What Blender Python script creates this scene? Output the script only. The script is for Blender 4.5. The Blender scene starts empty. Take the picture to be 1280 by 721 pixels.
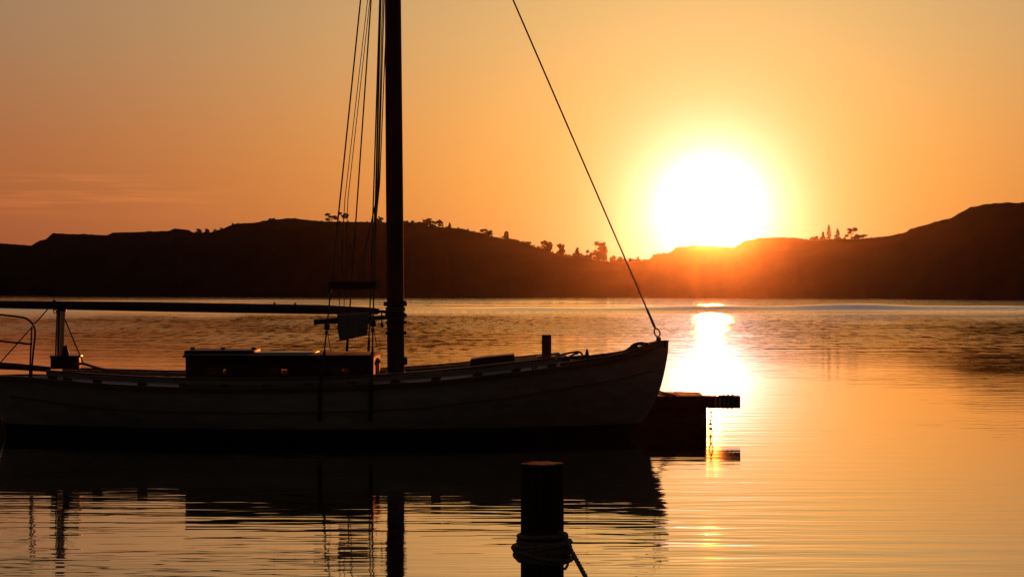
import bpy, bmesh, math, random
from mathutils import Vector, noise, Matrix
R = math.radians
random.seed(7)
C = bpy.context
S = C.scene
col = S.collection

# ------------------------------------------------------------------ camera
F = 2489.0          # focal length in photo pixels (1280 wide)
H = 1.9             # eye height above the water
HOR = 362.0
cd = bpy.data.cameras.new('camera'); cam = bpy.data.objects.new('camera', cd); col.objects.link(cam)
cam.location = (0, 0, H); cam.rotation_euler = (R(90) + math.atan(1.5 / F), 0, 0)
cd.sensor_width = 36; cd.lens = F / 1280 * 36; cd.clip_start = .1; cd.clip_end = 20000
S.camera = cam

# ------------------------------------------------------------------ sky and sun
SUN_AZ, SUN_EL = 5.7, 2.3
sd = Vector((math.sin(R(SUN_AZ)) * math.cos(R(SUN_EL)), math.cos(R(SUN_AZ)) * math.cos(R(SUN_EL)), math.sin(R(SUN_EL))))
W = bpy.data.worlds.new('World'); S.world = W; W.use_nodes = True
nt = W.node_tree; nt.nodes.clear(); L = nt.links.new
def N(t, **k):
    n = nt.nodes.new(t)
    for a, v in k.items(): setattr(n, a, v)
    return n
def M(op, a, b=None, c=None, clamp=False):
    n = N('ShaderNodeMath', operation=op, use_clamp=clamp)
    for i, v in enumerate((a, b, c)):
        if v is None: continue
        if hasattr(v, 'links'): L(v, n.inputs[i])
        else: n.inputs[i].default_value = v
    return n.outputs[0]
def VM(op, a, b=None, scale=None):
    n = N('ShaderNodeVectorMath', operation=op)
    for i, v in enumerate((a, b)):
        if v is None: continue
        if hasattr(v, 'links'): L(v, n.inputs[i])
        else: n.inputs[i].default_value = v
    if scale is not None:
        if hasattr(scale, 'links'): L(scale, n.inputs['Scale'])
        else: n.inputs['Scale'].default_value = scale
    return n
out = N('ShaderNodeOutputWorld'); bg = N('ShaderNodeBackground'); bg.inputs[1].default_value = 0.05
L(bg.outputs[0], out.inputs[0])
sky = N('ShaderNodeTexSky', sky_type='NISHITA', sun_disc=False)
sky.sun_elevation = R(SUN_EL); sky.sun_rotation = R(SUN_AZ); sky.air_density = 1.0; sky.dust_density = 3.2; sky.ozone_density = 1.0
tc = N('ShaderNodeTexCoord')
dirn = tc.outputs['Generated']
tint = VM('MULTIPLY', sky.outputs[0], (0.352, 0.363, 0.25))
# the aureole round the sun (angle from the sun, in degrees)
ang = M('MULTIPLY', M('ARCCOSINE', M('MINIMUM', VM('DOT_PRODUCT', VM('NORMALIZE', dirn).outputs[0], tuple(sd)).outputs['Value'], 1.0)), 57.2958)
g1 = M('POWER', 2.71828, M('DIVIDE', ang, -0.6))
g2 = M('POWER', 2.71828, M('DIVIDE', ang, -1.05))
g3 = M('POWER', 2.71828, M('DIVIDE', ang, -40.0))
sep = N('ShaderNodeSeparateXYZ'); L(dirn, sep.inputs[0])
el = M('MULTIPLY', M('ARCSINE', sep.outputs[2]), 57.2958)
up = N('ShaderNodeMapRange', interpolation_type='SMOOTHSTEP'); L(el, up.inputs[0]); up.inputs[1].default_value = 8.5; up.inputs[2].default_value = 22
up0 = N('ShaderNodeMapRange', interpolation_type='SMOOTHSTEP'); L(el, up0.inputs[0]); up0.inputs[1].default_value = 2.5; up0.inputs[2].default_value = 9
wide0 = N('ShaderNodeMix', data_type='RGBA'); L(up0.outputs[0], wide0.inputs[0]); wide0.inputs[6].default_value = (9.5, 2.2, 1.2, 1); wide0.inputs[7].default_value = (8.1, 4.7, 3.1, 1)
g4 = M('POWER', 2.71828, M('DIVIDE', ang, -2.4))
g5 = M('POWER', 2.71828, M('DIVIDE', ang, -5.0))
wide = N('ShaderNodeMix', data_type='RGBA'); L(up.outputs[0], wide.inputs[0]); L(wide0.outputs[2], wide.inputs[6]); wide.inputs[7].default_value = (3.6, 4.2, 5.8, 1)
glow = VM('ADD', VM('ADD', VM('ADD', VM('SCALE', (1.0, .9, .85), scale=M('MULTIPLY', g1, 115.0)).outputs[0],
                    VM('SCALE', (34, 20, 34), scale=g2).outputs[0]).outputs[0],
                    VM('ADD', VM('SCALE', (10, 2.8, 3.6), scale=g4).outputs[0], VM('SCALE', (5.5, 7.4, .5), scale=g5).outputs[0]).outputs[0]).outputs[0],
          VM('ADD', VM('SCALE', wide.outputs[2], scale=g3).outputs[0], (.14, .01, .0)).outputs[0])
# thin cirrus streaks low on the left
mp = N('ShaderNodeMapping'); L(dirn, mp.inputs[0]); mp.inputs['Scale'].default_value = (14, 14, 330); mp.inputs['Rotation'].default_value = (0, R(-2.0), 0)
nz = N('ShaderNodeTexNoise'); L(mp.outputs[0], nz.inputs[0]); nz.inputs['Scale'].default_value = 1.0; nz.inputs['Detail'].default_value = 3
az = M('MULTIPLY', M('ARCTAN2', sep.outputs[0], sep.outputs[1]), 57.2958)
me = M('MULTIPLY', M('SUBTRACT', 1.0, M('DIVIDE', M('ABSOLUTE', M('SUBTRACT', el, 2.7)), 0.75), clamp=True),
       M('DIVIDE', M('SUBTRACT', -7.5, az), 5.0, clamp=True))
cl = M('MULTIPLY', me, M('MULTIPLY', M('SUBTRACT', nz.outputs[0], .46, clamp=True), 7.0, clamp=True))
cloud = VM('MULTIPLY', VM('ADD', tint.outputs[0], glow.outputs[0]).outputs[0],
           VM('ADD', (1, 1, 1), VM('SCALE', (.34, .30, .26), scale=cl).outputs[0]).outputs[0])
L(cloud.outputs[0], bg.inputs[0])

sl = bpy.data.lights.new('sun', 'SUN'); so = bpy.data.objects.new('sun', sl); col.objects.link(so)
sl.energy = 3.0; sl.angle = R(0.53); sl.color = (1.0, .205, .03)
so.rotation_euler = (-sd).to_track_quat('-Z', 'Y').to_euler(); so.location = sd * 100

S.view_settings.view_transform = 'Standard'; S.view_settings.look = 'None'
S.view_settings.exposure = 0; S.view_settings.gamma = 1; S.view_settings.use_curve_mapping = False
S.cycles.use_denoising = True
S.cycles.max_bounces = 8; S.cycles.volume_bounces = 0
S.cycles.caustics_reflective = False; S.cycles.caustics_refractive = False
S.cycles.sample_clamp_indirect = 3.0

# ------------------------------------------------------------------ helpers
def P(px, py, Y):
    return Vector(((px - 640) * Y / F, Y, H - (py - HOR) * Y / F))

def lerp_table(tab, x):
    if x <= tab[0][0]: return tab[0][1]
    for (a, b), (c, d) in zip(tab, tab[1:]):
        if x <= c:
            return b + (d - b) * (x - a) / (c - a)
    return tab[-1][1]

def smooth_table(tab, x):           # Catmull-Rom through the table
    if x <= tab[0][0]: return tab[0][1]
    if x >= tab[-1][0]: return tab[-1][1]
    for i in range(len(tab) - 1):
        if x <= tab[i + 1][0]: break
    p1, p2 = tab[i], tab[i + 1]
    p0 = tab[i - 1] if i else (2 * p1[0] - p2[0], 2 * p1[1] - p2[1])
    p3 = tab[i + 2] if i + 2 < len(tab) else (2 * p2[0] - p1[0], 2 * p2[1] - p1[1])
    h = p2[0] - p1[0]; t = (x - p1[0]) / h
    m1 = (p2[1] - p0[1]) / (p2[0] - p0[0]) * h; m2 = (p3[1] - p1[1]) / (p3[0] - p1[0]) * h
    return (2*t**3 - 3*t*t + 1) * p1[1] + (t**3 - 2*t*t + t) * m1 + (3*t*t - 2*t**3) * p2[1] + (t**3 - t*t) * m2

def mat(name, c, rough=.6, metal=0.0, vary=.25, scale=6.0, bump=0.0, stretch=(1, 1, 1), spec=.4):
    m = bpy.data.materials.new(name); m.use_nodes = True
    t = m.node_tree; b = t.nodes['Principled BSDF']
    b.inputs['Roughness'].default_value = rough; b.inputs['Metallic'].default_value = metal
    b.inputs['Specular IOR Level'].default_value = spec
    co = t.nodes.new('ShaderNodeTexCoord'); mp = t.nodes.new('ShaderNodeMapping'); t.links.new(co.outputs['Object'], mp.inputs[0])
    mp.inputs['Scale'].default_value = stretch
    n = t.nodes.new('ShaderNodeTexNoise'); n.inputs['Scale'].default_value = scale; n.inputs['Detail'].default_value = 6
    t.links.new(mp.outputs[0], n.inputs[0])
    r = t.nodes.new('ShaderNodeValToRGB'); t.links.new(n.outputs[0], r.inputs[0])
    r.color_ramp.elements[0].position = .3; r.color_ramp.elements[1].position = .7
    r.color_ramp.elements[0].color = tuple(x * (1 - vary) for x in c) + (1,)
    r.color_ramp.elements[1].color = tuple(min(1, x * (1 + vary)) for x in c) + (1,)
    t.links.new(r.outputs[0], b.inputs['Base Color'])
    if bump:
        bn = t.nodes.new('ShaderNodeBump'); bn.inputs['Strength'].default_value = 1; bn.inputs['Distance'].default_value = bump
        t.links.new(n.outputs[0], bn.inputs['Height']); t.links.new(bn.outputs[0], b.inputs['Normal'])
    return m

MT = dict(
    hull=mat('hull_paint', (.27, .25, .25), .5, vary=.22, scale=3, stretch=(1, 1, 4)),
    bottom=mat('antifouling', (.03, .02, .02), .8, vary=.3),
    oak=mat('varnished_oak', (.10, .05, .025), .35, vary=.35, scale=5, stretch=(.3, 1, 6)),
    cabin=mat('cabin_mahogany', (.06, .028, .018), .6, spec=.2, vary=.3, scale=4, stretch=(.4, 1, 8)),
    roof=mat('roof_canvas', (.05, .035, .028), .9, vary=.3, scale=12, spec=.1),
    deck=mat('deck_planks', (.16, .12, .09), .7, vary=.3, scale=5, stretch=(.3, 8, 1)),
    mast=mat('mast_pine', (.10, .05, .025), .75, spec=.15, vary=.25, scale=6, stretch=(6, 6, .3)),
    black=mat('black_iron', (.03, .028, .026), .5, .3, vary=.4, scale=30, bump=.001),
    steel=mat('galvanised_steel', (.06, .055, .05), .4, .6, vary=.2, scale=30),
    brass=mat('brass', (.85, .62, .30), .28, 1.0, vary=.15, scale=20),
    white=mat('polished_steel', (.55, .5, .45), .22, 1.0, vary=.08),
    canvas=mat('grey_canvas', (.22, .19, .17), .9, vary=.15, scale=14, bump=.004),
    rope=mat('weathered_rope', (.20, .15, .11), .9, vary=.35, scale=60, bump=.002),
    wire=mat('rigging_wire', (.06, .055, .05), .5, .5, vary=.3, scale=40),
    pile=mat('weathered_pile', (.05, .034, .024), 1.0, spec=.05, vary=.45, scale=9, bump=.006, stretch=(4, 4, .35)),
    pier=mat('tarred_timber', (.04, .026, .018), .9, spec=.1, vary=.25, scale=7, bump=.003, stretch=(1, 1, 3)),
    plank=mat('pier_planks', (.20, .16, .12), .85, vary=.3, scale=6, bump=.003, stretch=(5, .4, 1)),
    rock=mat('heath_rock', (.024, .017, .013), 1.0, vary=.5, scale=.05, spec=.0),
    leaf=mat('leaves', (.05, .055, .025), .8, vary=.4, scale=.8),
    needle=mat('needles', (.035, .05, .025), .8, vary=.4, scale=.8),
    bark=mat('bark', (.08, .06, .045), .9, vary=.4, scale=3),
)

class MB:
    def __init__(s): s.b = bmesh.new()
    def box(s, lo, hi, bevel=0.0, taper=None):
        r = bmesh.ops.create_cube(s.b, size=1)
        lo, hi = Vector(lo), Vector(hi)
        for v in r['verts']:
            v.co = Vector(((lo[i] + hi[i]) / 2 + v.co[i] * (hi[i] - lo[i])) for i in range(3))
        if bevel:
            es = list({e for v in r['verts'] for e in v.link_edges})
            bmesh.ops.bevel(s.b, geom=es, offset=bevel, segments=2, affect='EDGES', profile=.6)
        return s
    def tube(s, pts, r, seg=10, caps=True, rfun=None, flat=1.0):
        pts = [Vector(p) for p in pts]; n = len(pts); rings = []
        for i, p in enumerate(pts):
            d = (pts[min(i + 1, n - 1)] - pts[max(i - 1, 0)]).normalized()
            up = Vector((0, 0, 1)) if abs(d.z) < .9 else Vector((0, 1, 0))
            a = d.cross(up).normalized(); b = d.cross(a).normalized()
            rr = rfun(i / max(1, n - 1)) if rfun else (r[i] if isinstance(r, (list, tuple)) else r)
            rings.append([s.b.verts.new(p + a * math.cos(k * 2 * math.pi / seg) * rr * flat + b * math.sin(k * 2 * math.pi / seg) * rr) for k in range(seg)])
        for A, B in zip(rings, rings[1:]):
            for k in range(seg):
                s.b.faces.new((A[k], A[(k + 1) % seg], B[(k + 1) % seg], B[k]))
        if caps:
            s.b.faces.new(rings[0][::-1]); s.b.faces.new(rings[-1])
        return s
    def prof(s, path, prof):       # sweep a (side, up) profile along a path whose side is world Y
        rings = [[s.b.verts.new(Vector(p) + Vector((0, a, b))) for a, b in prof] for p in path]
        n = len(prof)
        for A, B in zip(rings, rings[1:]):
            for k in range(n): s.b.faces.new((A[k], A[(k + 1) % n], B[(k + 1) % n], B[k]))
        s.b.faces.new(rings[0][::-1]); s.b.faces.new(rings[-1])
        return s
    def lathe(s, base, prof, seg=24, axis='Z'):
        base = Vector(base); rings = []
        for r, z in prof:
            ring = []
            for k in range(seg):
                a = k * 2 * math.pi / seg
                v = Vector((r * math.cos(a), r * math.sin(a), z))
                if axis == 'Y': v = Vector((v.x, v.z, v.y))
                if axis == 'X': v = Vector((v.z, v.x, v.y))
                ring.append(s.b.verts.new(base + v))
            rings.append(ring)
        for A, B in zip(rings, rings[1:]):
            for k in range(seg): s.b.faces.new((A[k], A[(k + 1) % seg], B[(k + 1) % seg], B[k]))
        s.b.faces.new(rings[0][::-1]); s.b.faces.new(rings[-1])
        return s
    def grid(s, rows):
        vs = [[s.b.verts.new(p) for p in r] for r in rows]
        for A, B in zip(vs, vs[1:]):
            for k in range(len(A) - 1): s.b.faces.new((A[k], A[k + 1], B[k + 1], B[k]))
        return s
    def build(s, name, m, parent=None, smooth=True, normals=True):
        if normals: bmesh.ops.recalc_face_normals(s.b, faces=s.b.faces[:])
        me = bpy.data.meshes.new(name); s.b.to_mesh(me); s.b.free()
        me.materials.append(m)
        o = bpy.data.objects.new(name, me); col.objects.link(o)
        if smooth:
            me.shade_smooth() if hasattr(me, 'shade_smooth') else None
            try: me.set_sharp_from_angle(angle=R(38))
            except Exception: pass
        if parent is not None:
            o.parent = parent; base = parent
            off = Vector((0, 0, 0))
            q = parent
            while q is not None: off += q.location; q = q.parent
            me.transform(Matrix.Translation(-off))
        return o

def tag(o, label=None, cat=None, group=None, kind=None):
    if label: o['label'] = label
    if cat: o['category'] = cat
    if group: o['group'] = group
    if kind: o['kind'] = kind
    return o
def empty(name, loc):
    o = bpy.data.objects.new(name, None); o.location = loc; o.empty_display_size = .2; col.objects.link(o); return o

def rope_mesh(mb, pts, r, step=None):          # three-strand laid rope
    pts = [Vector(p) for p in pts]
    seg = [(pts[i + 1] - pts[i]).length for i in range(len(pts) - 1)]; tot = sum(seg)
    step = step or r * .9
    n = max(4, int(tot / step)); res = []
    for k in range(n + 1):
        d = tot * k / n; i = 0
        while i < len(seg) - 1 and d > seg[i]: d -= seg[i]; i += 1
        res.append(pts[i].lerp(pts[i + 1], min(1, d / max(seg[i], 1e-9))))
    for s_ in range(3):
        path = []
        for k, p in enumerate(res):
            d = (res[min(k + 1, n)] - res[max(k - 1, 0)]).normalized()
            up = Vector((0, 0, 1)) if abs(d.z) < .9 else Vector((0, 1, 0))
            a = d.cross(up).normalized(); b = d.cross(a)
            th = s_ * 2.0944 + (tot * k / n) / (r * 7) * 2 * math.pi
            path.append(p + (a * math.cos(th) + b * math.sin(th)) * r * .5)
        mb.tube(path, r * .56, seg=6)

def smooth_path(pts, n=8):
    pts = [Vector(p) for p in pts]; res = []
    for i in range(len(pts) - 1):
        p0 = pts[max(0, i - 1)]; p1 = pts[i]; p2 = pts[i + 1]; p3 = pts[min(len(pts) - 1, i + 2)]
        for k in range(n):
            t = k / n
            res.append(.5 * ((2 * p1) + (p2 - p0) * t + (2 * p0 - 5 * p1 + 4 * p2 - p3) * t * t + (3 * p1 - p0 - 3 * p2 + p3) * t ** 3))
    res.append(pts[-1]); return res

# ------------------------------------------------------------------ water
def water_material():
    m = bpy.data.materials.new('sea_water'); m.use_nodes = True
    t = m.node_tree; t.nodes.clear(); l = t.links.new
    def n(ty, **k):
        q = t.nodes.new(ty)
        for a, v in k.items(): setattr(q, a, v)
        return q
    def mm(op, a, b=None, c=None, clamp=False):
        q = n('ShaderNodeMath', operation=op, use_clamp=clamp)
        for i, v in enumerate((a, b, c)):
            if v is None: continue
            if hasattr(v, 'links'): l(v, q.inputs[i])
            else: q.inputs[i].default_value = v
        return q.outputs[0]
    def rng(x, a, b, c=0., d=1., smooth=True):
        q = n('ShaderNodeMapRange', interpolation_type='SMOOTHSTEP' if smooth else 'LINEAR')
        l(x, q.inputs[0]); q.inputs[1].default_value = a; q.inputs[2].default_value = b; q.inputs[3].default_value = c; q.inputs[4].default_value = d
        return q.outputs[0]
    co = n('ShaderNodeTexCoord'); sp = n('ShaderNodeSeparateXYZ'); l(co.outputs['Object'], sp.inputs[0])
    y = sp.outputs[1]; x = sp.outputs[0]
    def wav(sx, sy, detail=2, off=0, rot=0, dist=0):
        mp = n('ShaderNodeMapping'); l(co.outputs['Object'], mp.inputs[0])
        mp.inputs['Scale'].default_value = (sx, sy, 1); mp.inputs['Location'].default_value = (off, off * .7, 0)
        mp.inputs['Rotation'].default_value = (0, 0, rot)
        q = n('ShaderNodeTexNoise'); l(mp.outputs[0], q.inputs[0]); q.inputs['Scale'].default_value = 1
        q.inputs['Detail'].default_value = detail; q.inputs['Roughness'].default_value = .5; q.inputs['Distortion'].default_value = dist
        return mm('SUBTRACT', q.outputs[0], .5)
    # heights in metres
    near = mm('ADD', mm('MULTIPLY', wav(.5, 2.7, 2, 3), NEAR_A), mm('MULTIPLY', wav(2.0, 9, 1, 11, .08), NEAR_B))
    patch = rng(wav(.10, .045, 2, 40), -.08, .12, .35, 1.25)          # breeze patches
    # near ripples stay gentle in the lee of the boat and grow further out
    nearamp = mm('MULTIPLY', rng(wav(.22, .16, 1, 70), -.15, .15, .55, 1.2), rng(y, 15.5, 21, 1, .38))
    far = mm('ADD', mm('MULTIPLY', wav(1.9, 2.2, 2, 17), FAR_A), mm('MULTIPLY', wav(3.6, 9, 2, 23, .06), FAR_B))
    faramp = mm('MULTIPLY', mm('MULTIPLY', rng(y, 34, 105), rng(y, 178, 165)), mm('MULTIPLY', patch, rng(wav(2.4, .38, 3, 33), -.14, .14, .12, 2.3)))
    wide = mm('MULTIPLY', mm('MULTIPLY', wav(.28, .5, 1, 51), .020), rng(y, 40, 80))
    wide2 = mm('MULTIPLY', wide, rng(y, 185, 165))
    back = mm('MULTIPLY', mm('MULTIPLY', wav(1.2, 2.5, 2, 90), BACK_A), mm('MULTIPLY', rng(y, 195, 215), rng(y, 300, 520, 1, .35)))
    h = mm('ADD', mm('ADD', mm('MULTIPLY', near, nearamp), mm('MULTIPLY', far, faramp)), mm('ADD', wide2, back))
    bp = n('ShaderNodeBump'); bp.inputs['Strength'].default_value = 1; bp.inputs['Distance'].default_value = 1
    l(h, bp.inputs['Height'])
    gl = n('ShaderNodeBsdfGlossy'); gl.inputs['Roughness'].default_value = .03; gl.inputs['Color'].default_value = (.99, .89, .77, 1)
    l(bp.outputs[0], gl.inputs['Normal'])
    df = n('ShaderNodeBsdfDiffuse'); df.inputs['Color'].default_value = (.012, .014, .014, 1)
    fr = n('ShaderNodeFresnel'); fr.inputs[0].default_value = 1.33; l(bp.outputs[0], fr.inputs['Normal'])
    fac = mm('POWER', fr.outputs[0], .35)
    mx = n('ShaderNodeMixShader'); l(fac, mx.inputs[0]); l(df.outputs[0], mx.inputs[1]); l(gl.outputs[0], mx.inputs[2])
    o = n('ShaderNodeOutputMaterial'); l(mx.outputs[0], o.inputs[0])
    return m
NEAR_A, NEAR_B, FAR_A, FAR_B, BACK_A = .0115, .0021, .030, .0045, .06

def ridge(x, y):                      # the low wake swell that crosses the bay
    z = 0
    cy = 172 + 9 * noise.noise(Vector((x * .02, 3.3, 0)))
    amp = .26 + .55 * max(0, noise.noise(Vector((x * .085, 9.1, 0))) + .05) + .25 / (1 + math.exp(-(x - 12) / 7))
    z += amp * math.exp(-((y - cy) / 2.6) ** 2)
    cy2 = 190 + 5 * noise.noise(Vector((x * .03, 7.7, 0)))
    z += (.05 + .05 * noise.noise(Vector((x * .05, 1.1, 0)))) * math.exp(-((y - cy2) / 5) ** 2)
    left = 1 / (1 + math.exp((x - 16) / 5))
    for k in range(8):
        c3 = 203 + 17 * k + 5 * noise.noise(Vector((x * .03, 2.2 + 3 * k, 0)))
        z += left * (.17 + .10 * noise.noise(Vector((x * .06, 5.5 + k, 0)))) * math.exp(-((y - c3) / 3.4) ** 2)
    return max(z, 0) * math.exp(-(x / 130.0) ** 4)
xs = [-1500, -900, -400] + [-200 + 2 * i for i in range(201)] + [400, 900, 1500]
ys = [-200, -50, 0, 12, 30, 60, 100, 140] + [150 + .7 * i for i in range(86)] + [210.2 + 1.1 * i for i in range(126)] + [352, 500, 900, 1500]
w = MB(); w.grid([[Vector((x, y, ridge(x, y) if 150 < y < 348 else 0)) for x in xs] for y in ys])
o = w.build('water', water_material(), normals=False); tag(o, 'calm rippled sea mirroring the orange sky', 'water', kind='structure')

# ------------------------------------------------------------------ hills
SKY = [(-900, 300), (-600, 288), (-300, 300), (-100, 300), (0, 304), (39, 307), (46, 302.5), (57, 299), (66, 291.7), (134, 294), (141, 291), (190, 289.4), (212, 288.7),
       (218, 285.4), (236, 287.7), (241, 291), (262, 291), (282, 284.5), (294, 279.5), (315, 279), (338, 274.6), (367, 273), (404, 277), (440, 277.5),
       (482, 278), (521, 281), (550, 284), (577, 286), (597, 291), (623, 297.4), (662, 307), (705, 320), (721, 322), (764, 328), (800, 326.5), (811, 325),
       (818, 317.5), (838, 316.5), (845, 309), (867, 307), (918, 309), (930, 302), (946, 298), (973, 296.6), (993, 297), (1013, 300.5), (1055, 299),
       (1070, 298.7), (1085, 298), (1110, 295), (1127, 292), (1140, 286), (1170, 277.5), (1190, 272.5), (1200, 266), (1212, 260), (1227, 256.5),
       (1245, 254), (1280, 253.7), (1400, 258), (1600, 250), (1900, 275), (2200, 290)]
DS = [(-900, 850), (0, 800), (300, 700), (500, 600), (900, 520), (1100, 470), (1280, 405), (1500, 360), (2200, 360)]
def dridge(px): return lerp_table(DS, px) + 90
def ridge_z(px):
    return H + (HOR - lerp_table(SKY, px)) / F * dridge(px)
rows = []
TS = [-.06, 0, .03, .08, .15, .25, .35, .45, .55, .65, .75, .84, .92, .97, 1.0, 1.04, 1.12, 1.3, 1.6, 2.0, 2.6]
cols_px = [-900 + 3.0 * i for i in range(1034)]
for t in TS:
    row = []
    for px in cols_px:
        ds = lerp_table(DS, px) + 9 * noise.noise(Vector((px * .012, 0, 5))) + 3 * noise.noise(Vector((px * .06, 0, 8)))
        Y = ds + (dridge(px) - ds) * t
        zr = ridge_z(px)
        if t < 0: z = -1.6
        elif t <= 1:
            p = math.sin(min(1, t) * math.pi / 2) ** .8
            z = zr * p
            if 0 < t < 1:
                z += 2.2 * math.sin(math.pi * t) * (noise.noise(Vector((px * .012, t * 4, 2))) - .35) * min(1, zr / 10)
                z += .5 * noise.noise(Vector((px * .09, t * 14, 4))) * (1 - t)
            z = min(z, H + (zr - H) * Y / dridge(px) - .25 * (1 - t)) if t > .3 else z
            if t == 1: z += .30 * noise.noise(Vector((px * .11, 0, 1))) + .22 * abs(noise.noise(Vector((px * .31, 4, 1))))
            if t == 0: z = -.25
        else:
            z = zr * (1 - ((t - 1) / 1.6) ** 1.3) - .5
        row.append(Vector(((px - 640) * Y / F, Y, z)))
    rows.append(row)
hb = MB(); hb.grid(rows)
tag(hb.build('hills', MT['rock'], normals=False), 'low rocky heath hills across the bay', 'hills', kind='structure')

# ------------------------------------------------------------------ trees on the hills
def leaves(mb, c, rad, n, size, rnd):
    for _ in range(n):
        while True:
            v = Vector((rnd.uniform(-1, 1), rnd.uniform(-1, 1), rnd.uniform(-1, 1)))
            if v.length < 1: break
        v *= .55 + .45 * rnd.random() / max(v.length, .3) * v.length
        p = c + Vector((v.x * rad[0], v.y * rad[1], v.z * rad[2]))
        a = Vector((rnd.gauss(0, 1), rnd.gauss(0, 1), rnd.gauss(0, 1))).normalized()
        b = a.cross(Vector((rnd.gauss(0, 1), rnd.gauss(0, 1), rnd.gauss(0, 1)))).normalized()
        s = size * 1.9 * rnd.uniform(.6, 1.5)
        q = [mb.b.verts.new(p + a * s * i + b * s * .6 * j) for i, j in ((-1, 0), (0, -1), (1, 0), (0, 1))]
        mb.b.faces.new(q)

def tree(px, hpx, wpx, style, name, label, cat, lean=0, dy=0, seed=0, basepx=None):
    rnd = random.Random(int(px * 13) + seed)
    Y = dridge(px) + dy
    k = Y / F                                  # metres per photo pixel there
    bz = (basepx is not None and H + (HOR - basepx) * k) or (ridge_z(px) - .5)
    base = Vector(((px - 640) * k, Y, bz))
    h = hpx * k + .5; w = wpx * k * 1.25
    root = empty(name, base); tag(root, label, cat, 'trees and bushes along the hill crest')
    tr = MB(); cr = MB()
    if style == 'conifer':
        top = base + Vector((lean * h, 0, h))
        tr.tube([base - Vector((0, 0, .3)), base.lerp(top, .5), top], 0, seg=5, rfun=lambda t: .12 * (1 - t * .9))
        nl = 9
        for i in range(nl):
            t = .12 + .85 * i / (nl - 1)
            c = base.lerp(top, t); r = w / 2 * (1 - t) ** .8 * rnd.uniform(.7, 1.15) + .08
            for q in range(5):
                a = rnd.uniform(0, 6.28); e = c + Vector((math.cos(a) * r, math.sin(a) * r, -r * .15))
                leaves(cr, c.lerp(e, .55), (r * .5, r * .5, h * .04), 12, .11, rnd)
    elif style == 'wind':
        top = base + Vector((lean * h, 0, h * .6))
        tr.tube([base - Vector((0, 0, .3)), base.lerp(top, .5) + Vector((.1, 0, 0)), top], 0, seg=5, rfun=lambda t: .14 * (1 - t * .7))
        for i in range(9):
            a = rnd.uniform(-1, 1); u = rnd.uniform(.35, 1)
            c = base + Vector((lean * h * u + a * w * .4, rnd.uniform(-1, 1) * w * .3, h * (u - .1 * abs(a))))
            tr.tube([base.lerp(top, u * .8), c], .04, seg=4)
            leaves(cr, c, (w * .2, w * .2, h * .12), 90, .12, rnd)
    else:
        for i in range(4):
            a = rnd.uniform(-1, 1)
            c = base + Vector((a * w * .28, rnd.uniform(-.3, .3) * w, h * rnd.uniform(.5, .8)))
            tr.tube([base - Vector((0, 0, .3)), base.lerp(c, .5) + Vector((0, 0, .08 * h)), c], 0, seg=5, rfun=lambda t: .10 * (1 - t * .75) * min(1, h / 2.5))
        nb = 26 if style == 'tree' else 20
        for i in range(nb):
            a = rnd.uniform(-1, 1)
            zz = rnd.uniform(.1, .95) if style == 'tree' else rnd.uniform(.0, .85) * (1 - .45 * abs(a))
            wx = w * (.42 if style == 'tree' else .5) * (1 - .35 * abs(zz - .5))
            if i < 4: zz = .16 + .08 * i; a *= .75
            c = base + Vector((a * wx * .8 + lean * h * zz, rnd.uniform(-.4, .4) * w, h * zz * .93))
            rr = h * rnd.uniform(.07, .16)
            leaves(cr, c, (max(rr * .8, w * .13), rr * 1.2, rr * .95), 85, .11 + .02 * h / 3, rnd)
    tr.build('trunk', MT['bark'], root, smooth=True); cr.build('crown', MT['needle'] if style == 'conifer' else MT['leaf'], root, smooth=False, normals=False)
    return root

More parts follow.
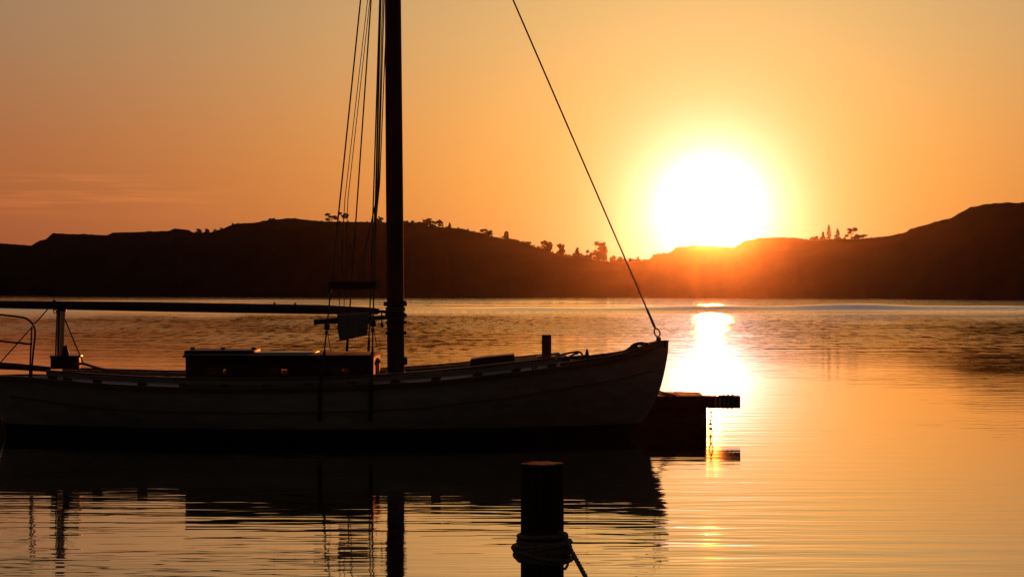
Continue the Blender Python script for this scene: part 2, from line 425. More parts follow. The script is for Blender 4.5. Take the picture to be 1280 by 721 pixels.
TREES = [
    (248, 7, 7, 'bush', 'bush', 'small round bush on the left hill, left of a pair in the saddle', 'bush'),
    (258, 6, 8, 'bush', 'bush', 'low spreading bush on the left hill, right of a pair in the saddle', 'bush'),
    (340, 3, 9, 'bush', 'bush', 'very low scrub mat on the left hill, far left of the mast', 'bush'),
    (413, 10, 15, 'wind', 'bush', 'leaning bush on the left hill crest just left of the shrouds', 'bush'),
    (428, 12, 11, 'wind', 'tree', 'small ragged tree seen between the mast shrouds', 'tree'),
    (475, 7, 8, 'tree', 'tree', 'small tree close beside the mast on its left', 'tree'),
    (506, 7, 11, 'bush', 'bush', 'rounded bush just right of the mast on the crest', 'bush'),
    (516, 6, 12, 'bush', 'bush', 'low bush between the mast and the widest crest bush', 'bush'),
    (534, 13, 27, 'bush', 'bush', 'widest dense bush on the hill crest right of the mast', 'bush'),
    (549, 9, 6, 'wind', 'tree', 'thin spiky sapling beside the widest crest bush', 'tree'),
    (562, 6, 5, 'conifer', 'tree', 'tiny lone pointed sapling on the bare crest', 'tree'),
    (606, 10, 18, 'bush', 'bush', 'dome shaped bush alone on the falling slope', 'bush'),
    (633, 11, 6, 'tree', 'tree', 'narrow little tree at the top of the scrub line', 'tree'),
    (642, 6, 13, 'bush', 'bush', 'low bush in the scrub line right of the narrow little tree', 'bush'),
    (656, 6, 14, 'bush', 'bush', 'last low bush of the scrub line down the slope', 'bush'),
    (683, 13, 15, 'tree', 'tree', 'broad round tree, first of the pair on the slope', 'tree'),
    (701, 15, 11, 'tree', 'tree', 'upright oval tree, second of the pair on the slope', 'tree'),
    (722, 15, 13, 'bush', 'bush', 'tall bush at the left end of the tree clump near the forestay', 'bush'),
    (734, 14, 15, 'bush', 'bush', 'bush in the middle of the tree clump near the forestay', 'bush'),
    (748, 27, 22, 'tree', 'tree', 'tallest leafy tree of the crest, in the clump near the forestay', 'tree'),
    (766, 9, 8, 'tree', 'tree', 'small tree right of the tallest tree, left of the forestay', 'tree'),
    (776, 9, 12, 'bush', 'bush', 'bush right where the forestay crosses the crest', 'bush'),
    (790, 5, 13, 'bush', 'bush', 'low scrub right of the forestay at the foot of the crest', 'bush'),
    (803, 4, 12, 'bush', 'bush', 'low scrub just left of the rock step under the sun', 'bush'),
    (1020, 7, 12, 'bush', 'bush', 'low bush left of the conifers on the right hill', 'bush'),
    (1029, 10, 7, 'conifer', 'tree', 'short conifer at the left of the conifer group', 'tree'),
    (1036, 18, 9, 'conifer', 'tree', 'tallest spiky conifer on the right hill', 'tree'),
    (1047, 13, 11, 'conifer', 'tree', 'broader conifer beside the tallest one', 'tree'),
    (1063, 14, 13, 'wind', 'tree', 'windswept pine standing apart on the right hill', 'tree'),
    (1073, 5, 17, 'wind', 'bush', 'flat windblown bush right of the windswept pine', 'bush'),
]
for i, a in enumerate(TREES): tree(*a, lean=(.15 if a[3] == 'wind' else 0), dy=-1.0 - (i % 3), seed=i)

sc_ = MB(); rnd = random.Random(21)
for (a, b, hh, dens) in ((236, 300, 2.2, .35), (330, 480, 1.6, .3), (500, 560, 4.4, .9), (560, 625, 2.2, .5), (625, 700, 4.2, 1.0), (700, 800, 6.0, 1.4), (800, 845, 2.6, .9),
                      (1008, 1058, 4.2, 1.2), (1058, 1100, 1.8, .5), (1100, 1280, 1.3, .25)):
    px = a
    while px < b:
        k = dridge(px) / F; hgt = hh * rnd.uniform(.3, 1.15) * k; wd = rnd.uniform(2.5, 6) * k
        Y = dridge(px) + rnd.uniform(-4, 1)
        leaves(sc_, Vector(((px - 640) * k, Y, ridge_z(px) - .3 + hgt * .5)), (wd / 2, wd / 2, hgt * .8), 46, .11, rnd)
        px += rnd.uniform(2, 5) / dens
tag(sc_.build('scrub', MT['leaf'], smooth=False, normals=False), 'low ragged scrub growing in a thin line along the hill crest', 'scrub', kind='stuff')

# ------------------------------------------------------------------ the sailing boat
YC = 25.9
PX0, PX1 = -8.0, 833.0
SHEER = [(-8, 472), (20, 473), (58, 476), (128, 482), (226, 486.5), (320, 487.5), (413, 485), (520, 480.5), (560, 477), (597, 473.2), (650, 467),
         (710, 459.5), (740, 455), (774, 449.5), (800, 442), (815, 436), (833, 427.5)]
def bwid(px):
    s = max(0, min(1, (px - PX0) / (PX1 - PX0)))
    return 1.17 * max(0, 1 - abs(2 * s - 1) ** 2.5) ** .82 + .025
def near_pt(px, dpy=0, inset=0.0):
    b = bwid(px) - inset; Y = YC - b
    return P(px, smooth_table(SHEER, px) + dpy, Y)
def mirror(v): return Vector((v.x, 2 * YC - v.y, v.z))
STEM = sorted([(P(px, py, YC).z, P(px, py, YC).x) for px, py in ((833, 425), (831.5, 445), (822.5, 485), (810, 512), (793, 533), (768, 553), (735, 575), (700, 590))])
STERN = sorted([(P(px, py, YC).z, P(px, py, YC).x) for px, py in ((-8, 470), (0, 500), (8, 533), (16, 553), (40, 590))])
ZB = -.5
NS, NT = 90, 22
ZSPLIT = .165
def hull_point(s, t_abs, sheer):
    """s 0..1 along, t_abs = z"""
    px = PX0 + (PX1 - PX0) * s
    x = sheer.x
    zt = sheer.z; z = t_abs
    ub = (smooth_table(STEM, z) - smooth_table(STEM, zt)) if s > .5 else 0
    us = (smooth_table(STERN, z) - smooth_table(STERN, zt)) if s < .5 else 0
    wb = max(0, (s - .5) / .5) ** 2.0; ws = max(0, (.5 - s) / .5) ** 2.0
    x = x + ub * wb + us * ws
    q = (zt - z) / (zt - ZB)
    full = abs(2 * s - 1)
    e = 2.4 - 1.3 * full
    red = .30 + .55 * full
    b = bwid(px) * (1 - red * q ** e) * (1 - q ** 7)
    return Vector((x, YC - max(b, .02), z))
def hull_part(z0f, z1f, nt, name, m, parent, closebottom=False):
    mb = MB()
    for side in (0, 1):
        rws = []
        for j in range(nt + 1):
            row = []
            for i in range(NS + 1):
                s = i / NS; px = PX0 + (PX1 - PX0) * s; sh = near_pt(px)
                z0 = z0f(sh); z1 = z1f(sh)
                v = hull_point(s, z0 + (z1 - z0) * j / nt, sh)
                row.append(mirror(v) if side else v)
            rws.append(row)
        mb.grid(rws)
    return mb.build(name, m, parent)
boat = empty('sailboat', (P(400, 551, YC).x, YC, 0))
tag(boat, 'wooden double ended sailing boat with tall mast moored beside the pier', 'sailboat')
hull = hull_part(lambda s: s.z, lambda s: ZSPLIT, 14, 'hull', MT['hull'], boat)
hull_part(lambda s: ZSPLIT, lambda s: ZB, 10, 'hull_bottom', MT['bottom'], boat)
# stem and sternpost timbers
def side_sweep(mb, pts, wx, wy):
    rings = []
    for x, z in pts:
        rings.append([mb.b.verts.new((x + a * wx, YC + b * wy, z)) for a, b in ((-1, -1), (.0, -1), (.7, -.4), (.7, .4), (0, 1), (-1, 1))])
    for A, B in zip(rings, rings[1:]):
        for k in range(6): mb.b.faces.new((A[k], A[(k + 1) % 6], B[(k + 1) % 6], B[k]))
    mb.b.faces.new(rings[0]); mb.b.faces.new(rings[-1][::-1])
m_ = MB(); zs = [P(0, 425, YC).z + (ZSPLIT + .01 - P(0, 425, YC).z) * i / 20 for i in range(21)]
side_sweep(m_, [(smooth_table(STEM, z) - .02, z) for z in zs], .07, .045); m_.build('stem', MT['hull'], boat)
m_ = MB(); zs = [.86 + (ZSPLIT + .01 - .86) * i / 16 for i in range(17)]
side_sweep(m_, [(smooth_table(STERN, z) + .03, z) for z in zs], .05, .045); m_.build('sternpost', MT['hull'], boat)
# rudder and tiller
m_ = MB(); zz = [.75, .5, .2, 0, -.3, -.45]
rg = []
for z in zz:
    xx = smooth_table(STERN, z) - .04; wd = .22 + .16 * (.75 - z)
    rg.append([m_.b.verts.new((xx + a, YC + b, z)) for a, b in ((0, -.025), (0, .025), (-wd, .018), (-wd, -.018))])
for A, B in zip(rg, rg[1:]):
    for k in range(4): m_.b.faces.new((A[k], A[(k + 1) % 4], B[(k + 1) % 4], B[k]))
m_.b.faces.new(rg[0]); m_.b.faces.new(rg[-1][::-1]); m_.build('rudder', MT['oak'], boat, smooth=False)
m_ = MB(); m_.tube([P(-34, 455, YC), P(-10, 456.5, YC), P(20, 458, YC), P(45, 460, YC), P(64, 461.5, YC)], [.05, .05, .045, .04, .034], 10)
m_.box(P(-34, 456, YC) - Vector((.05, .05, .25)), P(-34, 456, YC) + Vector((.05, .05, .03)), .01)
m_.build('tiller', MT['oak'], boat)

# rubbing strake, cove line, deck
def along(px0, px1, n, f):
    return [f(px0 + (px1 - px0) * i / n) for i in range(n + 1)]
for sgn in (1, -1):
    pr = [(-.035 * sgn, -.028), (-.035 * sgn, .022), (-.02 * sgn, .034), (.03 * sgn, .034), (.03 * sgn, -.032)]
    def fp(px):
        v = near_pt(px); return v if sgn == 1 else mirror(v)
    MB().prof(along(-7, 829, 80, fp), pr).build('rubbing_strake', MT['oak'], boat)
COVE = [(-2, 497), (18, 497), (122, 510.5), (220, 515), (320, 516), (430, 514.5), (520, 510.5), (560, 506.5), (647, 496), (700, 487), (775, 474.5), (820, 463)]
def cove_pt(px):
    s = (px - PX0) / (PX1 - PX0); sh = near_pt(px)
    Y = sh.y
    for _ in range(3):
        z = P(px, smooth_table(COVE, px), Y).z; v = hull_point(s, z, sh); Y = v.y
    return v
MB().prof(along(6, 818, 80, cove_pt), [(-.010, -.008), (-.010, .008), (.01, .008), (.01, -.008)]).build('cove_moulding', MT['oak'], boat)
rws = []
for i in range(81):
    px = -4 + (829 + 4) * i / 80; v = near_pt(px); b = YC - v.y
    rws.append([Vector((v.x, YC + b * q * .99, v.z - .01 + .10 * (1 - q * q) * min(1, b))) for q in [k / 6 - 1 for k in range(13)]])
MB().grid(rws).build('deck', MT['deck'], boat)
def deck_z(x):      # deck height on the centreline at world x
    best = min(rws, key=lambda r: abs(r[6].x - x)); return best[6].z
# bulwark planks on blocks
BUL = [(58, 465.5), (90, 467.5), (122, 469.8), (200, 473.6), (320, 475), (413, 473.6), (520, 467.6), (560, 464), (645, 454.6), (702, 448.0)]
def bul_pt(px, py=None):
    Y = YC - (bwid(px) - .06)
    return P(px, smooth_table(BUL, px) if py is None else py, Y)
for sgn in (1, -1):
    mb = MB(); pts = []
    n = 60; rings = []
    for i in range(n + 1):
        px = 58 + (702 - 58) * i / n; top = bul_pt(px); bot = near_pt(px); zb = bot.z + .062
        if px > 690: zb = zb + (px - 690) / 12 * .03
        g = []
        for dy_, z in ((-.018, zb), (-.018, top.z), (.018, top.z), (.018, zb)):
            v = Vector((top.x, top.y + dy_, z)); g.append(mb.b.verts.new(v if sgn == 1 else mirror(v)))
        rings.append(g)
    for A, B in zip(rings, rings[1:]):
        for k in range(4): mb.b.faces.new((A[k], A[(k + 1) % 4], B[(k + 1) % 4], B[k]))
    mb.b.faces.new(rings[0][::-1]); mb.b.faces.new(rings[-1])
    bw = mb.build('bulwark', MT['hull'], boat, smooth=False)
    def cp(px):
        v = bul_pt(px) + Vector((0, 0, .003)); return v if sgn == 1 else mirror(v)
    MB().prof(along(58, 703, 60, cp), [(-.035, 0), (-.035, .02), (-.025, .028), (.025, .028), (.035, .02), (.035, 0)]).build('cap_rail', MT['oak'], bw)
    for px in (66, 85, 122, 178, 230, 282, 334, 386, 440, 494, 545, 597, 645, 690):
        a = near_pt(px); t = bul_pt(px)
        c = Vector((t.x, t.y, 0)); c = c if sgn == 1 else mirror(c)
        MB().box((c.x - .06, c.y - .022, a.z + .01), (c.x + .06, c.y + .022, a.z + .075), .006).build('rail_block', MT['oak'], bw)
    # toe rail forward
    def tp(px):
        v = near_pt(px, 0, .05); v.z += .02; return v if sgn == 1 else mirror(v)
    MB().prof(along(700, 822, 24, tp), [(-.02, 0), (-.02, .055), (.02, .055), (.02, 0)]).build('toe_rail', MT['oak'], boat)

# cabin trunk with see-through windows
CH = .75
cz0, cz1 = .66, 1.058
cx0 = P(232, 0, YC - CH).x; cx1 = P(465.5, 0, YC - CH).x
wins = [(258.5, 282.5), (335, 359), (416, 435)]
wz0, wz1 = .765, .90
cab = None
cb = MB()
for sgn in (-1, 1):
    y0, y1 = sorted((YC + sgn * CH, YC + sgn * (CH - .03)))
    cb.box((cx0, y0, cz0), (cx1, y1, wz0)); cb.box((cx0, y0, wz1), (cx1, y1, cz1))
    edges = [cx0]
    for a, b in wins: edges += [P(a, 0, YC - CH).x, P(b, 0, YC - CH).x]
    edges.append(cx1)
    for k in range(0, len(edges), 2): cb.box((edges[k], y0, wz0), (edges[k + 1], y1, wz1))
for x0, x1 in ((cx0, cx0 + .03), (cx1 - .03, cx1)): cb.box((x0, YC - CH + .031, cz0), (x1, YC + CH - .031, cz1))
cab = cb.build('cabin', MT['cabin'], boat, smooth=False)
glass = bpy.data.materials.new('window_glass'); glass.use_nodes = True
gt = glass.node_tree; gt.nodes.clear()
a_ = gt.nodes.new('ShaderNodeBsdfTransparent'); a_.inputs[0].default_value = (.85, .8, .7, 1)
b_ = gt.nodes.new('ShaderNodeBsdfGlossy'); b_.inputs['Roughness'].default_value = .05
c_ = gt.nodes.new('ShaderNodeMixShader'); c_.inputs[0].default_value = .08
d_ = gt.nodes.new('ShaderNodeOutputMaterial')
gt.links.new(a_.outputs[0], c_.inputs[1]); gt.links.new(b_.outputs[0], c_.inputs[2]); gt.links.new(c_.outputs[0], d_.inputs[0])
for a, b in wins:
    for sgn in (-1, 1):
        x0, x1 = P(a, 0, YC - CH).x, P(b, 0, YC - CH).x
        y = YC + sgn * (CH + .004)
        fm = MB()
        for lo, hi in (((x0 - .02, y - .01, wz0 - .02), (x1 + .02, y + .01, wz0)), ((x0 - .02, y - .01, wz1), (x1 + .02, y + .01, wz1 + .02)),
                       ((x0 - .02, y - .01, wz0), (x0, y + .01, wz1)), ((x1, y - .01, wz0), (x1 + .02, y + .01, wz1)),
                       ((x0 + (x1 - x0) * .52, y - .008, wz0), (x0 + (x1 - x0) * .58, y + .008, wz1))):
            fm.box(lo, hi)
        fr = fm.build('window', MT['oak'], cab, smooth=False)
        MB().box((x0, YC + sgn * (CH - .018), wz0), (x1, YC + sgn * (CH - .012), wz1)).build('pane', glass, cab, smooth=False)
# little curtains behind the aft half of each near window
for a, b in wins:
    cu = MB()
    x0, x1 = P(a, 0, YC - CH).x, P(b, 0, YC - CH).x
    n = 14
    cu.grid([[Vector((x0 + (x1 - x0) * .55 * k / n, YC - CH + .055 + .008 * math.sin(k * 1.7), z)) for k in range(n + 1)] for z in (wz0 - .02, wz1 + .03)])
    ob = cu.build('curtain', MT['canvas'], cab)
    sm = ob.modifiers.new('t', 'SOLIDIFY'); sm.thickness = .003
# roof, cambered
rf = MB(); rr = []
for zoff in (0, .035):
    for i in range(2):
        pass
xs_ = [cx0 - .03 + (cx1 - cx0 + .05) * i / 10 for i in range(11)]
def roofz(q): return cz1 - .016 + .010 * (1 - q * q)
qs = [k / 8 - 1 for k in range(17)]
ring = []
for x in xs_:
    ring.append([Vector((x, YC + q * (CH + .04), roofz(q) + .032)) for q in qs] + [Vector((x, YC + q * (CH + .04), roofz(q))) for q in qs[::-1]])
vv = [[rf.b.verts.new(p) for p in r] for r in ring]
for A, B in zip(vv, vv[1:]):
    for k in range(len(A)): rf.b.faces.new((A[k], A[(k + 1) % len(A)], B[(k + 1) % len(A)], B[k]))
rf.b.faces.new(vv[0][::-1]); rf.b.faces.new(vv[-1]); roof = rf.build('roof', MT['roof'], cab)
rt = roofz(0) + .03
hx0, hx1 = P(236, 0, YC).x, P(321, 0, YC).x
hm = MB(); hm.box((hx0, YC - .38, rt - .03), (hx1, YC + .38, 1.1195), .01)
hatch = hm.build('sliding_hatch', MT['cabin'], cab)
MB().box((P(322, 0, YC).x, YC - .33, rt - .03), (P(396, 0, YC).x, YC + .33, rt + .010), .004).build('hatch_runner', MT['oak'], cab)
for px in (240, 278, 316.5):
    hx = P(px, 0, YC).x
    MB().lathe((hx, YC + .05, 1.1185), [(.030, 0), (.030, .012), (.034, .02), (.034, .032), (.024, .038)], 14).build('deck_knob', MT['brass'], hatch)
hx = P(471, 0, YC).x
MB().lathe((hx, YC + .1, deck_z(hx) - .05), [(.045, 0), (.045, .05), (.026, .06), (.026, .20), (.042, .215), (.048, .24), (.03, .265), (.008, .275)], 18).build('vent', MT['brass'], boat)

# mast
mx0, mz0 = P(495, 464, YC).x, P(495, 464, YC).z
mtop = P(487.6, -430, YC)
mbase = Vector((mx0, YC, deck_z(mx0) - .03))
def mp_(z): return mbase.lerp(mtop, (z - mbase.z) / (mtop.z - mbase.z))
m_ = MB(); m_.tube([mp_(mbase.z + (mtop.z - mbase.z) * i / 14) for i in range(15)], 0, 20, rfun=lambda t: .112 - .03 * max(0, t - .3)); mast = m_.build('mast', MT['mast'], boat)
def zpy(py): return P(0, py, YC).z
def ring_at(py0, py1, r, name='mast_band', m=MT['black']):
    za, zb = zpy(py1), zpy(py0); c = mp_((za + zb) / 2)
    MB().lathe((c.x, c.y, za), [(r * .96, 0), (r, .006), (r, zb - za - .006), (r * .96, zb - za)], 20).build(name, m, mast)
ring_at(377, 382.5, .155); ring_at(384, 388, .128); ring_at(391, 395, .135); ring_at(401, 404.5, .128); ring_at(414, 418, .133)
m_ = MB()
for i, (dx, py, r) in enumerate(((.14, 379, .03), (.15, 394, .022), (.145, 403, .02), (-.13, 416, .018), (.14, 416, .022), (-.15, 379.5, .022))):
    c = mp_(zpy(py)); MB().tube([c + Vector((0, -.03, 0)), c + Vector((dx, -.02, .006 * (-1) ** i))], r, 8).build('cleat', MT['black'], mast)
c = mp_(zpy(451)); m_ = MB(); m_.tube([c + Vector((.09, -.02, 0)), c + Vector((.15, -.02, 0))], .05, 16)
m_.tube([c + Vector((.15, -.02, 0)), c + Vector((.155, -.02, 0))], .035, 12); m_.build('winch', MT['black'], mast)
c = mp_(zpy(462)); MB().lathe((c.x, c.y, mbase.z - .02), [(.24, 0), (.235, .03), (.20, .045), (.14, .075), (.12, .09)], 24).build('mast_collar', MT['oak'], mast)
# rope turns on the mast
m_ = MB()
for k in range(5):
    c = mp_(zpy(385 + 3.2 * k)); pts = [c + Vector((.122 * math.cos(a), .122 * math.sin(a), .003 * math.sin(a * 2 + k))) for a in [j * 2 * math.pi / 20 for j in range(21)]]
    m_.tube(pts, .010, 6)
m_.build('halyard_turns', MT['rope'], mast)
# boom, gaff
m_ = MB(); m_.tube([P(-70, 379.3, YC - .12), P(0, 380.5, YC - .12), P(100, 382, YC - .12), P(200, 383.6, YC - .12), P(300, 385.2, YC - .12), P(400, 386.8, YC - .12), P(450, 388.2, YC - .12), P(470, 388.9, YC - .12), P(474, 389, YC - .12)],
                  [.045, .049, .056, .061, .062, .060, .050, .042, .03], 16)
boom = m_.build('boom', MT['mast'], boat)
m_ = MB(); m_.tube([P(473, 389, YC - .12), P(480, 389.5, YC - .05), P(486, 391, YC - .02)], .02, 8); m_.tube([P(477, 388, YC - .12), P(477.5, 407, YC - .12)], .009, 6)
m_.tube([P(477.4, 404, YC - .12), P(477.6, 409, YC - .12)], .02, 8); m_.build('gooseneck', MT['black'], boom)
m_ = MB()
for px, py in ((68, 376.2), (343, 379.6), (369, 380.2)):
    c = P(px, py + 4.6, YC - .12)
    MB().tube([c + Vector((0, .066 * math.cos(a), .066 * math.sin(a))) for a in [j * 2 * math.pi / 18 for j in range(19)]], .010, 6).build('boom_band', MT['black'], boom)
m_.tube([P(68.5, 386, YC - .12) + Vector((.018 * math.cos(a), 0, -.03 + .03 * math.sin(a))) for a in [j * 2 * math.pi / 12 for j in range(13)]], .006, 6)
m_.build('boom_ring', MT['black'], boom)
m_ = MB(); m_.tube([P(392.5, 402.3, YC - .25), P(420, 400.8, YC - .25), P(450, 399, YC - .23), P(484, 396.5, YC - .14)], [.034, .036, .033, .026], 12)
m_.build('lower_spar', MT['mast'], boat)
# shrouds
def wire(name, a, b, r, parent=boat, m=MT['wire'], sag=0):
    pts = [Vector(a).lerp(Vector(b), i / 12) - Vector((0, 0, sag * math.sin(math.pi * i / 12))) for i in range(13)] if sag else [a, b]
    return MB().tube(pts, r, 8).build(name, m, parent)
YN, YF = YC - 1.20, YC + 1.19
HT = -372
sh = [(P(401.3, 480, YN), P(489, HT, YC - .06)), (P(464.6, 478, YN), P(484.8, HT, YC - .06)),
      (P(432, 462, YF), P(489.5, HT, YC + .06)), (P(460, 462, YF), P(486.5, HT, YC + .06))]
for i, (a, b) in enumerate(sh):
    ws = wire('shroud', a, b, .0095)
    d = (b - a).normalized()
    # turnbuckle and lashing at the foot
    t0 = a + d * .0; t1 = a + d * .38
    tm = MB(); tm.tube([t0, t0 + d * .05, t1, t1 + d * .05], [.012, .020, .018, .012], 8)
    c = a + d * (.72 if i != 1 else .74)
    tm.tube([c - d * .045, c - d * .03, c + d * .03, c + d * .045], [.012, .036, .034, .012], 10)
    tm.tube([c - d * .09, c - d * .06], .018, 8)
    tm.build('rigging_screw', MT['black'], ws)
    wire('tail', c + Vector((.0, -.02, -.02)), c + Vector((.05, -.03, -.30)), .005, ws, MT['rope'])
for px, side in ((400.3, 0), (464, 0), (430, 1), (460, 1)):
    yy = YC - bwid(px) - .012
    s_ = (px - PX0) / (PX1 - PX0); shp = near_pt(px); q = hull_point(s_, P(px, 526, yy).z, shp)
    top = Vector((shp.x, shp.y - .045, shp.z + .06)); mid = Vector((shp.x, shp.y - .045, shp.z - .04)); bot = Vector((q.x - .01, q.y - .012, q.z))
    pts = [top, mid, mid.lerp(bot, .5), bot]
    if side: pts = [mirror(p) for p in pts]
    MB().tube(pts, .022, 8, flat=1).build('chainplate', MT['black'], boat)
# lamp board lashed across the near shrouds
a = sh[0][0].lerp(sh[0][1], (480 - 357) / (480 - HT)); b = sh[1][0].lerp(sh[1][1], (478 - 357) / (478 - HT))
yb = min(a.y, b.y) - .03
lb = MB(); lb.box((P(413, 0, yb).x, yb - .012, P(0, 362, yb).z), (P(471, 0, yb).x, yb + .012, P(0, 352, yb).z), .004)
lboard = lb.build('light_board', MT['cabin'], boat, smooth=False)
MB().box((P(410.5, 0, yb).x, yb - .06, P(0, 364, yb).z), (P(414.5, 0, yb).x, yb + .02, P(0, 353, yb).z), .006).build('board_end', MT['cabin'], lboard)
# running rigging
RUN = [((459.5, 0), (431, 250), (424, 384), .005), ((462.4, 0), (434.8, 250), (430, 384), .005),
       ((475.5, 0), (469.2, 250), (462, 392), .008), ((480, 0), (472.8, 240), (447, 352), .0085), ((484.0, 0), (474.5, 230), (467.5, 300), .007),
       ((478.2, 0), (471.5, 250), (466, 395), .006)]
for i, (a, b, c, r) in enumerate(RUN):
    yy = YC - .14 - .03 * i
    up = (a[0] + (a[0] - b[0]) * 372 / (b[1] - a[1]), -372)
    top = P(min(up[0], 489.5), -372, YC - .08)
    m_ = MB(); m_.tube([top, P(a[0], a[1], yy), P(b[0], b[1], yy), P(c[0], c[1], yy)], r, 6); m_.build('halyard', MT['rope'], boat)
# forestay
fa = P(823.2, 420, YC); fb = P(488.8, HT + 20, YC)
d = (fb - fa).normalized()
fs = wire('forestay', fa + d * .1, fb, .0105)
m_ = MB(); m_.tube([fa + d * .10, fa + d * .14, fa + d * .36, fa + d * .40], [.010, .017, .016, .010], 8)
c = fa + d * .05
m_.tube([c + d * (.055 * math.cos(a)) + Vector((.034 * math.sin(a) * .9, 0, .034 * math.sin(a) * .45)) for a in [j * 2 * math.pi / 20 for j in range(21)]], .010, 6)
m_.tube([fa + Vector((0, -.03, -.03)), fa + Vector((0, .03, -.03))], .012, 6)
m_.box(fa + Vector((-.03, -.02, -.09)), fa + Vector((.03, .02, -.015)), .004)
m_.build('stay_shackle', MT['black'], fs)
# stem head block
m_ = MB(); v0 = P(811.5, 427.5, YC); v1 = P(833, 425, YC)
side = [(P(811.5, 427.3, YC)), P(833, 425, YC), P(832, 434, YC), P(811.5, 438, YC)]
A = [m_.b.verts.new(p + Vector((0, -.06, 0))) for p in side]; B = [m_.b.verts.new(p + Vector((0, .06, 0))) for p in side]
for k in range(4): m_.b.faces.new((A[k], A[(k + 1) % 4], B[(k + 1) % 4], B[k]))
m_.b.faces.new(A); m_.b.faces.new(B[::-1]); m_.build('stem_head', MT['oak'], boat, smooth=False)
# bow fairlead and breasthook lumps
yy = YC - .10
m_ = MB(); m_.tube(smooth_path([P(779, 445, yy), P(785, 438, yy), P(792, 431.6, yy), (P(798, 429.6, yy)), P(805, 429.6, yy), P(809, 431, yy), P(812, 437, yy)], 4), .024, 10)
m_.tube([P(808.5, 428, yy), P(808.5, 438, yy)], .024, 8)
m_.build('fairlead', MT['black'], boat)
m_ = MB(); rope_mesh(m_, smooth_path([P(768, 447, yy - .05), P(778, 441, yy - .05), P(788, 435.5, yy - .04), P(795, 433.5, yy), P(800, 440, yy + .1)], 5), .022); m_.build('bow_line', MT['rope'], boat)
# foredeck: hatch, samson post
m_ = MB()
pr_ = [P(588, 449.2, YC - .3), P(607, 446.2, YC - .3), P(643, 443, YC - .3), P(644, 462, YC - .3), P(588, 466, YC - .3)]
A = [m_.b.verts.new(p) for p in pr_]; B = [m_.b.verts.new(p + Vector((0, .6, 0))) for p in pr_]
for k in range(5): m_.b.faces.new((A[k], A[(k + 1) % 5], B[(k + 1) % 5], B[k]))
m_.b.faces.new(A); m_.b.faces.new(B[::-1]); m_.build('fore_hatch', MT['cabin'], boat, smooth=False)
x0, x1 = P(677.3, 0, YC).x, P(689, 0, YC).x; zt = P(0, 418.2, YC).z; dz = deck_z(x0)
m_ = MB(); m_.box((x0, YC - .058, dz - .1), (x1, YC + .058, zt), .008); sp = m_.build('samson_post', MT['oak'], boat, smooth=False)
MB().box((x0 - .05, YC - .1, dz - .02), (x1 + .05, YC + .1, P(0, 444.5, YC).z), .01).build('post_base', MT['oak'], sp, smooth=False)
MB().tube([(x0 - .0, YC - .0, zt - .09), (x0 + .01, YC - .13, zt - .09)], .012, 8).build('pin', MT['black'], sp)
wl = MB(); wy = YC + .05
wl.tube([P(707, 449, wy) + Vector((0, -.22, 0)), P(707, 449, wy) + Vector((0, .22, 0))], .055, 16)
wd_ = wl.build('windlass', MT['black'], boat)
for sg in (-1, 1):
    MB().box(P(703.5, 456, wy) + Vector((0, sg * .15 - .02, 0)), P(712, 444.5, wy) + Vector((0, sg * .15 + .02, 0)), .008).build('windlass_cheek', MT['oak'], wd_)
MB().tube([P(709, 447, wy), P(718, 442.5, wy), P(723, 441.5, wy)], .013, 8).build('handle', MT['black'], wd_)
for px in (645, 668, 742, 757):
    v = near_pt(px, 0, .10); m_ = MB()
    m_.tube([v + Vector((-.07, 0, .085)), v + Vector((-.03, 0, .075)), v + Vector((.03, 0, .075)), v + Vector((.07, 0, .085))], .011, 8)
    m_.tube([v + Vector((-.02, 0, -.02)), v + Vector((-.02, 0, .08))], .012, 6); m_.tube([v + Vector((.02, 0, -.02)), v + Vector((.02, 0, .08))], .012, 6)
    m_.build('deck_cleat', MT['black'], boat)
# stern: boom crutch, locker, pushpit
m_ = MB(); m_.tube([P(76.4, 455, YC - .08), P(78.8, 388, YC - .08)], .032, 14); cr = m_.build('boom_crutch', MT['white'], boat)
MB().tube([P(73, 455, YC + .06), P(74.6, 386, YC + .06)], .022, 10).build('crutch_leg', MT['black'], cr)
m_ = MB(); m_.tube([P(70, 392, YC - .08), P(71.5, 387.5, YC - .1), P(83, 387.5, YC - .1), P(84.5, 392, YC - .08)][1:3], .02, 8); m_.build('crutch_head', MT['black'], cr)
wire('lashing', P(71.5, 388, YC - .2), P(69.5, 448, YC - .3), .010, boat, MT['rope'])
m_ = MB(); m_.box(P(63, 461, YC - .2), P(98, 446.5, YC - .2) + Vector((0, .14, 0)), .01); lk = m_.build('stern_locker', MT['cabin'], boat)
MB().box(P(61.8, 446.8, YC - .23), P(99.5, 444.4, YC - .23) + Vector((0, .2, 0)), .006).build('lid', MT['oak'], lk)
MB().lathe(P(82, 446, YC - .1), [(.045, 0), (.05, .04), (.035, .09), (.02, .14), (.008, .15)], 14).build('compass_cover', MT['black'], lk)
m_ = MB(); ya = YC - .72
rail = smooth_path([P(-45, 392, ya + .3), P(-20, 392, ya), P(0, 393.3, ya), P(27, 396.5, ya), P(36, 400, ya), P(42.5, 408, ya), P(43.8, 418, ya), P(41.5, 440, ya), P(39.8, 460, ya), P(39.5, 474, ya)], 5)
m_.tube(rail, .013, 8); m_.tube([P(-45, 424.5, ya + .3), P(0, 426.2, ya), P(41, 430.2, ya)], .0125, 8); m_.tube([P(39.8, 409, ya), P(36.8, 474, ya)], .011, 8)
m_.tube([P(-30, 392, ya + .1), P(-30, 474, ya + .1)], .012, 8)
m_.build('stern_rail', MT['steel'], boat)
wire('topping_line', P(59.5, 386.5, YC - .14), P(-20, 476, YC - .4), .008, boat, MT['rope'])
wire('mainsheet', P(81, 399, YC - .1), P(105, 456, YC - .3), .008, boat, MT['rope'])
